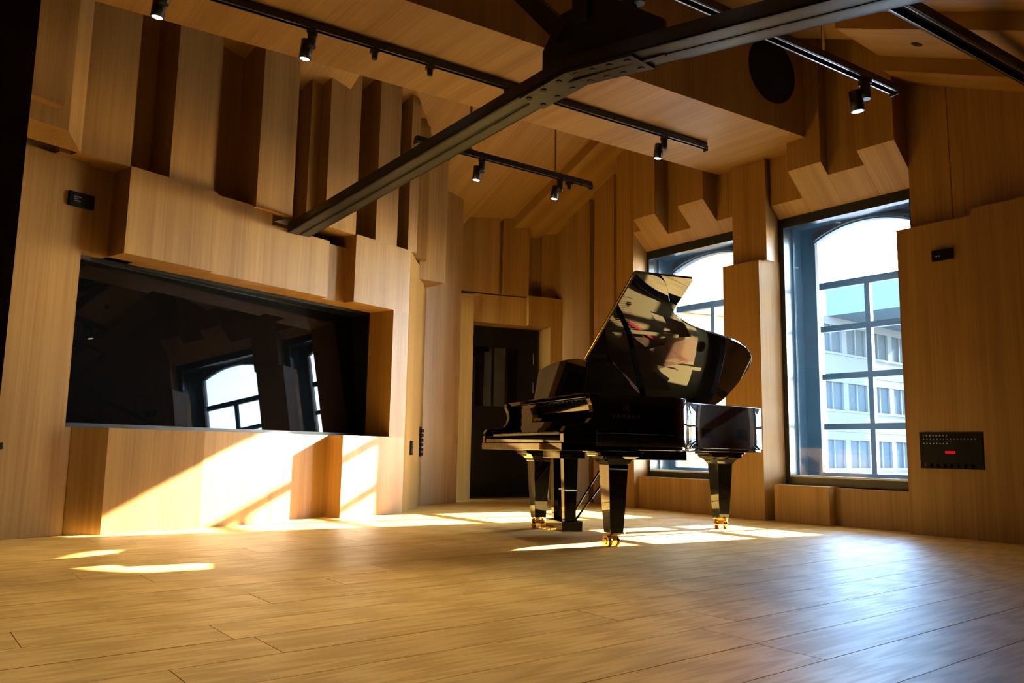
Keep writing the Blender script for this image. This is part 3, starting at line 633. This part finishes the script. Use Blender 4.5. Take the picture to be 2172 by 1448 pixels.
# music desk
dk = []
for i in range(17):
    t = i/16; y = -0.40+0.84*t; dk.append((y, 1.245+0.028*math.sin(math.pi*t)-0.02*abs(2*t-1)**6))
dk = [(-0.40, 0.99)]+dk+[(0.44, 0.99)]
def DK(y, z, e): return I(-0.130+0.17*(z-0.99)+e, y, z)
v, f = vol([DK(y, z, 0) for y, z in dk], [DK(y, z, 0.016) for y, z in dk]); PP(bevel(link('music_desk', v, f, 'piano'), 0.002, 2, 50))
PP(bevel(MB().box(-0.165, -0.125, -0.42, 0.46, 0.985, 0.999).build('desk_ledge', 'piano'), 0.002))
# lid and folded front flap
TH = math.radians(34.5); cT, sT = math.cos(TH), math.sin(TH)
def LI(x, d, e): return I(x, 0.772-d*cT+sT*e, 0.986+d*sT+cT*e)
lo = [p for p in offset(OUTS, -0.012) if p[0] >= 0.245]
lo = [(0.245, -0.777)]+lo+[(0.245, 0.772)]
lo2 = [(x, 0.772-min(y, 0.772)) for x, y in lo]
v, f = vol([LI(x, d, 0) for x, d in lo2], [LI(x, d, 0.022) for x, d in lo2]); PP(bevel(link('lid', v, f, 'piano'), 0.004, 2, 50))
fl = [(0.248, 0.0), (0.745, 0.0), (0.745, 1.515), (0.730, 1.530), (0.262, 1.530), (0.248, 1.515)]
v, f = vol([LI(x, d, 0.0235) for x, d in fl], [LI(x, d, 0.0435) for x, d in fl]); PP(bevel(link('lid_front_flap', v, f, 'piano'), 0.003, 2, 50))
PP(MB().cyl(LI(0.2475, 0.02, 0.022), LI(0.2475, 1.50, 0.022), 0.005, n=8).build('lid_hinge', 'brass'))
PP(MB().bar((0.20, -0.675, 0.955), LI(0.46, 0.95, -0.002), 0.034, 0.018).build('lid_prop', 'piano'))
PP(MB().bar((0.235, -0.660, 0.955), LI(0.44, 0.62, -0.006), 0.016, 0.014).build('short_prop', 'piano'))
PP(MB().cyl((0.20, -0.675, 0.95), (0.20, -0.675, 0.972), 0.012, n=10).build('prop_pivot', 'brass'))
# legs with casters
def leg(x, y, rot, brake):
    prof = [(0.622, 0.178), (0.606, 0.178), (0.604, 0.150), (0.588, 0.148), (0.580, 0.125), (0.566, 0.102), (0.548, 0.086), (0.530, 0.078), (0.528, 0.071), (0.30, 0.060), (0.088, 0.047)]
    v = []; f = []
    for z, w_ in prof: v += [I(x+a*w_, y+b*min(w_, 0.10 if z > 0.58 else w_), z) for a, b in ((-1, -1), (1, -1), (1, 1), (-1, 1))]
    n = len(prof)
    for i in range(n-1): f += [[4*i+j, 4*i+(j+1) % 4, 4*i+4+(j+1) % 4, 4*i+4+j] for j in range(4)]
    f += [[3, 2, 1, 0], [4*n-4, 4*n-3, 4*n-2, 4*n-1]]
    lg = PP(link('leg', v, f, 'piano')); bevel(lg, 0.003, 2, 40)
    c, s_ = math.cos(rot), math.sin(rot)
    def R(a, b, z): return I(x+a*c-b*s_, y+a*s_+b*c, z)
    ft = MB().cyl(I(x, y, 0.088), I(x, y, 0.070), 0.030, n=16); ft.bar(R(0, 0, 0.072), R(0.018, 0, 0.045), 0.05, 0.024)
    ca = ft.build('caster', 'brass', lg)
    for k in (-1, 1): MB().cyl(R(0.020, k*0.018, 0.036), R(0.020, k*0.050, 0.036), 0.036, n=24).cyl(R(0.020, k*0.050, 0.036), R(0.020, k*0.054, 0.036), 0.022, 0.016, n=18).build('wheel', 'brass', ca, True)
    for k in (-1, 1): MB().bar(R(-0.004, k*0.03, 0.074), R(-0.050*brake, k*0.055, 0.090), 0.016, 0.006).build('brake_lever', 'brass', ca)
leg(0.0, -0.62, 1.75, 1); leg(0.0, 0.62, 1.3, 0.6); leg(1.49, 0.285, 0.9, 1)
# pedal lyre
PP(bevel(MB().box(-0.165, 0.035, -0.135, 0.165, 0.558, 0.612).build('lyre_block', 'piano'), 0.003))
for y in (-0.075, 0.105):
    v, f = vol([I(-0.105, y-0.024, 0.09), I(-0.02, y-0.024, 0.09), I(-0.02, y+0.024, 0.09), I(-0.105, y+0.024, 0.09)], [I(-0.12, y-0.028, 0.558), I(-0.005, y-0.028, 0.558), I(-0.005, y+0.028, 0.558), I(-0.12, y+0.028, 0.558)]); PP(bevel(link('lyre_post', v, f, 'piano'), 0.003))
PP(bevel(MB().box(-0.14, 0.02, -0.13, 0.16, 0.045, 0.118).build('pedal_box', 'piano'), 0.003))
for y in (-0.065, 0.015, 0.095): PP(MB().bar((-0.14, y, 0.066), (-0.205, y, 0.062), 0.024, 0.010).cyl((-0.215, y, 0.056), (-0.215, y, 0.066), 0.019, n=14).build('pedal', 'brass'))
for y, y2 in ((-0.03, -0.10), (0.06, 0.13)): PP(MB().cyl((0.0, y, 0.105), (0.42, y2, 0.652), 0.0075, n=10).build('lyre_brace', 'piano'))
PP(bevel(MB().box(0.36, 0.78, -0.30, -0.10, 0.555, 0.652).build('control_box', 'piano'), 0.003))
# lettering and emblem
side_m = Matrix(((1, 0, 0, 0.015), (0, 0, -1, -0.7662), (0, 1, 0, 0.835), (0, 0, 0, 1)))
text_mesh('side_lettering', 'YAMAHA', 0.040, side_m, 'goldtext', piano, spacing=1.45)
em = MB()
ring = 28
for i in range(ring):
    a, b = 2*math.pi*i/ring, 2*math.pi*(i+1)/ring
    v, f = vol([I(0.015+r_*math.cos(t), -0.7655, 0.892+r_*math.sin(t)) for r_, t in ((0.021, a), (0.024, a), (0.024, b), (0.021, b))], [I(0.015+r_*math.cos(t), -0.7668, 0.892+r_*math.sin(t)) for r_, t in ((0.021, a), (0.024, a), (0.024, b), (0.021, b))]); em.add(v, f)
for k in range(3):
    t = math.pi/2+k*2*math.pi/3; d_ = Vector((math.cos(t), 0, math.sin(t))); c_ = I(0.015, -0.7662, 0.892); n_ = Vector((-d_.z, 0, d_.x))
    em.bar(c_-d_*0.018, c_+d_*0.004, 0.0022, 0.0012, Vector((0, 1, 0)))
    for s_ in (-1, 1): em.bar(c_+d_*0.004+n_*s_*0.0035, c_+d_*0.020+n_*s_*0.0035, 0.0020, 0.0012, Vector((0, 1, 0)))
    em.bar(c_+d_*0.004-n_*0.0045, c_+d_*0.004+n_*0.0045, 0.0020, 0.0012, Vector((0, 1, 0)))
PP(em.build('tuning_fork_emblem', 'goldtext'))
fb_m = Matrix(((0, 0, -1, -0.1795), (-1, 0, 0, 0.24), (0, 1, 0, 0.84), (0, 0, 0, 1)))
text_mesh('fallboard_lettering', 'YAMAHA', 0.030, fb_m, 'goldtext', piano, spacing=1.2)

# ================================================================== OUTSIDE
tag(MB().box(-60, 60, -110, -0.86, -8.4, -8.2, W).build('ground', 'ground'), 'grey yard far below the windows', 'ground', kind='structure')
def facade(root, fr, a0, a1, z0, z1, rows, nwin, wz, ww_):
    """flat storey bands with separate window units; fr(a, e, z)"""
    for k in range(rows):
        zb = z0+(z1-z0)*k/rows; hgt = (z1-z0)/rows
        child(MB().box(a0, a1, -0.3, 0.0, zb+0.01, zb+hgt*0.38, fr).build('spandrel_panel', 'facade2'), root)
        child(MB().box(a0, a1, -0.3, 0.06, zb+hgt*0.34, zb+hgt*0.38, fr).build('sill_band', 'facade2'), root)
        child(MB().box(a0, a1, -0.3, -0.02, zb+hgt*0.86, zb+hgt, fr).build('lintel_band', 'facade2'), root)
        st = (a1-a0)/nwin
        for i in range(nwin):
            a = a0+st*i
            wdw = child(MB().box(a+st*0.10, a+st*0.90, -0.22, -0.18, zb+hgt*0.38, zb+hgt*0.86, fr).build('window', 'facade_glass'), root)
            child(MB().box(a-st*0.10, a+st*0.10, -0.3, -0.04, zb+hgt*0.38, zb+hgt*0.86, fr).build('pier', 'facade2'), root)
            child(MB().box(a+st*0.48, a+st*0.52, -0.19, -0.10, zb+hgt*0.38, zb+hgt*0.86, fr).build('window_post', 'facade2'), root)
ob = tag(empty('office_building', W(20.5, -40, -8.2)), 'pale office building with window bands seen through the near window', 'building'); bpy.context.view_layer.update()
def FA(a, e, z): return W(20.5-e, -a, z)
facade(ob, FA, 36.0, 80.8, -8.2, 8.8, 5, 16, 0, 0)
child(MB().box(20.85, 23.5, -80.8, -36.0, -8.2, 8.8, W).build('core', 'facade'), ob)
pw_ = ob
for k in range(14): child(MB().box(20.6-2.4*(k+1)+0.03, 20.6-2.4*k, -37.3, -37.0, 8.8, 10.7, W).build('cladding_panel', 'facade'), pw_)
child(MB().box(-13.0, 20.6, -48, -37.3, 8.81, 10.69, W).build('upper_storey', 'facade'), pw_)
for k in range(4): child(MB().box(19.0-9.0*k, 19.6-9.0*k, -47.0, -46.4, -8.2, 8.8, W).build('column', 'facade2'), pw_)
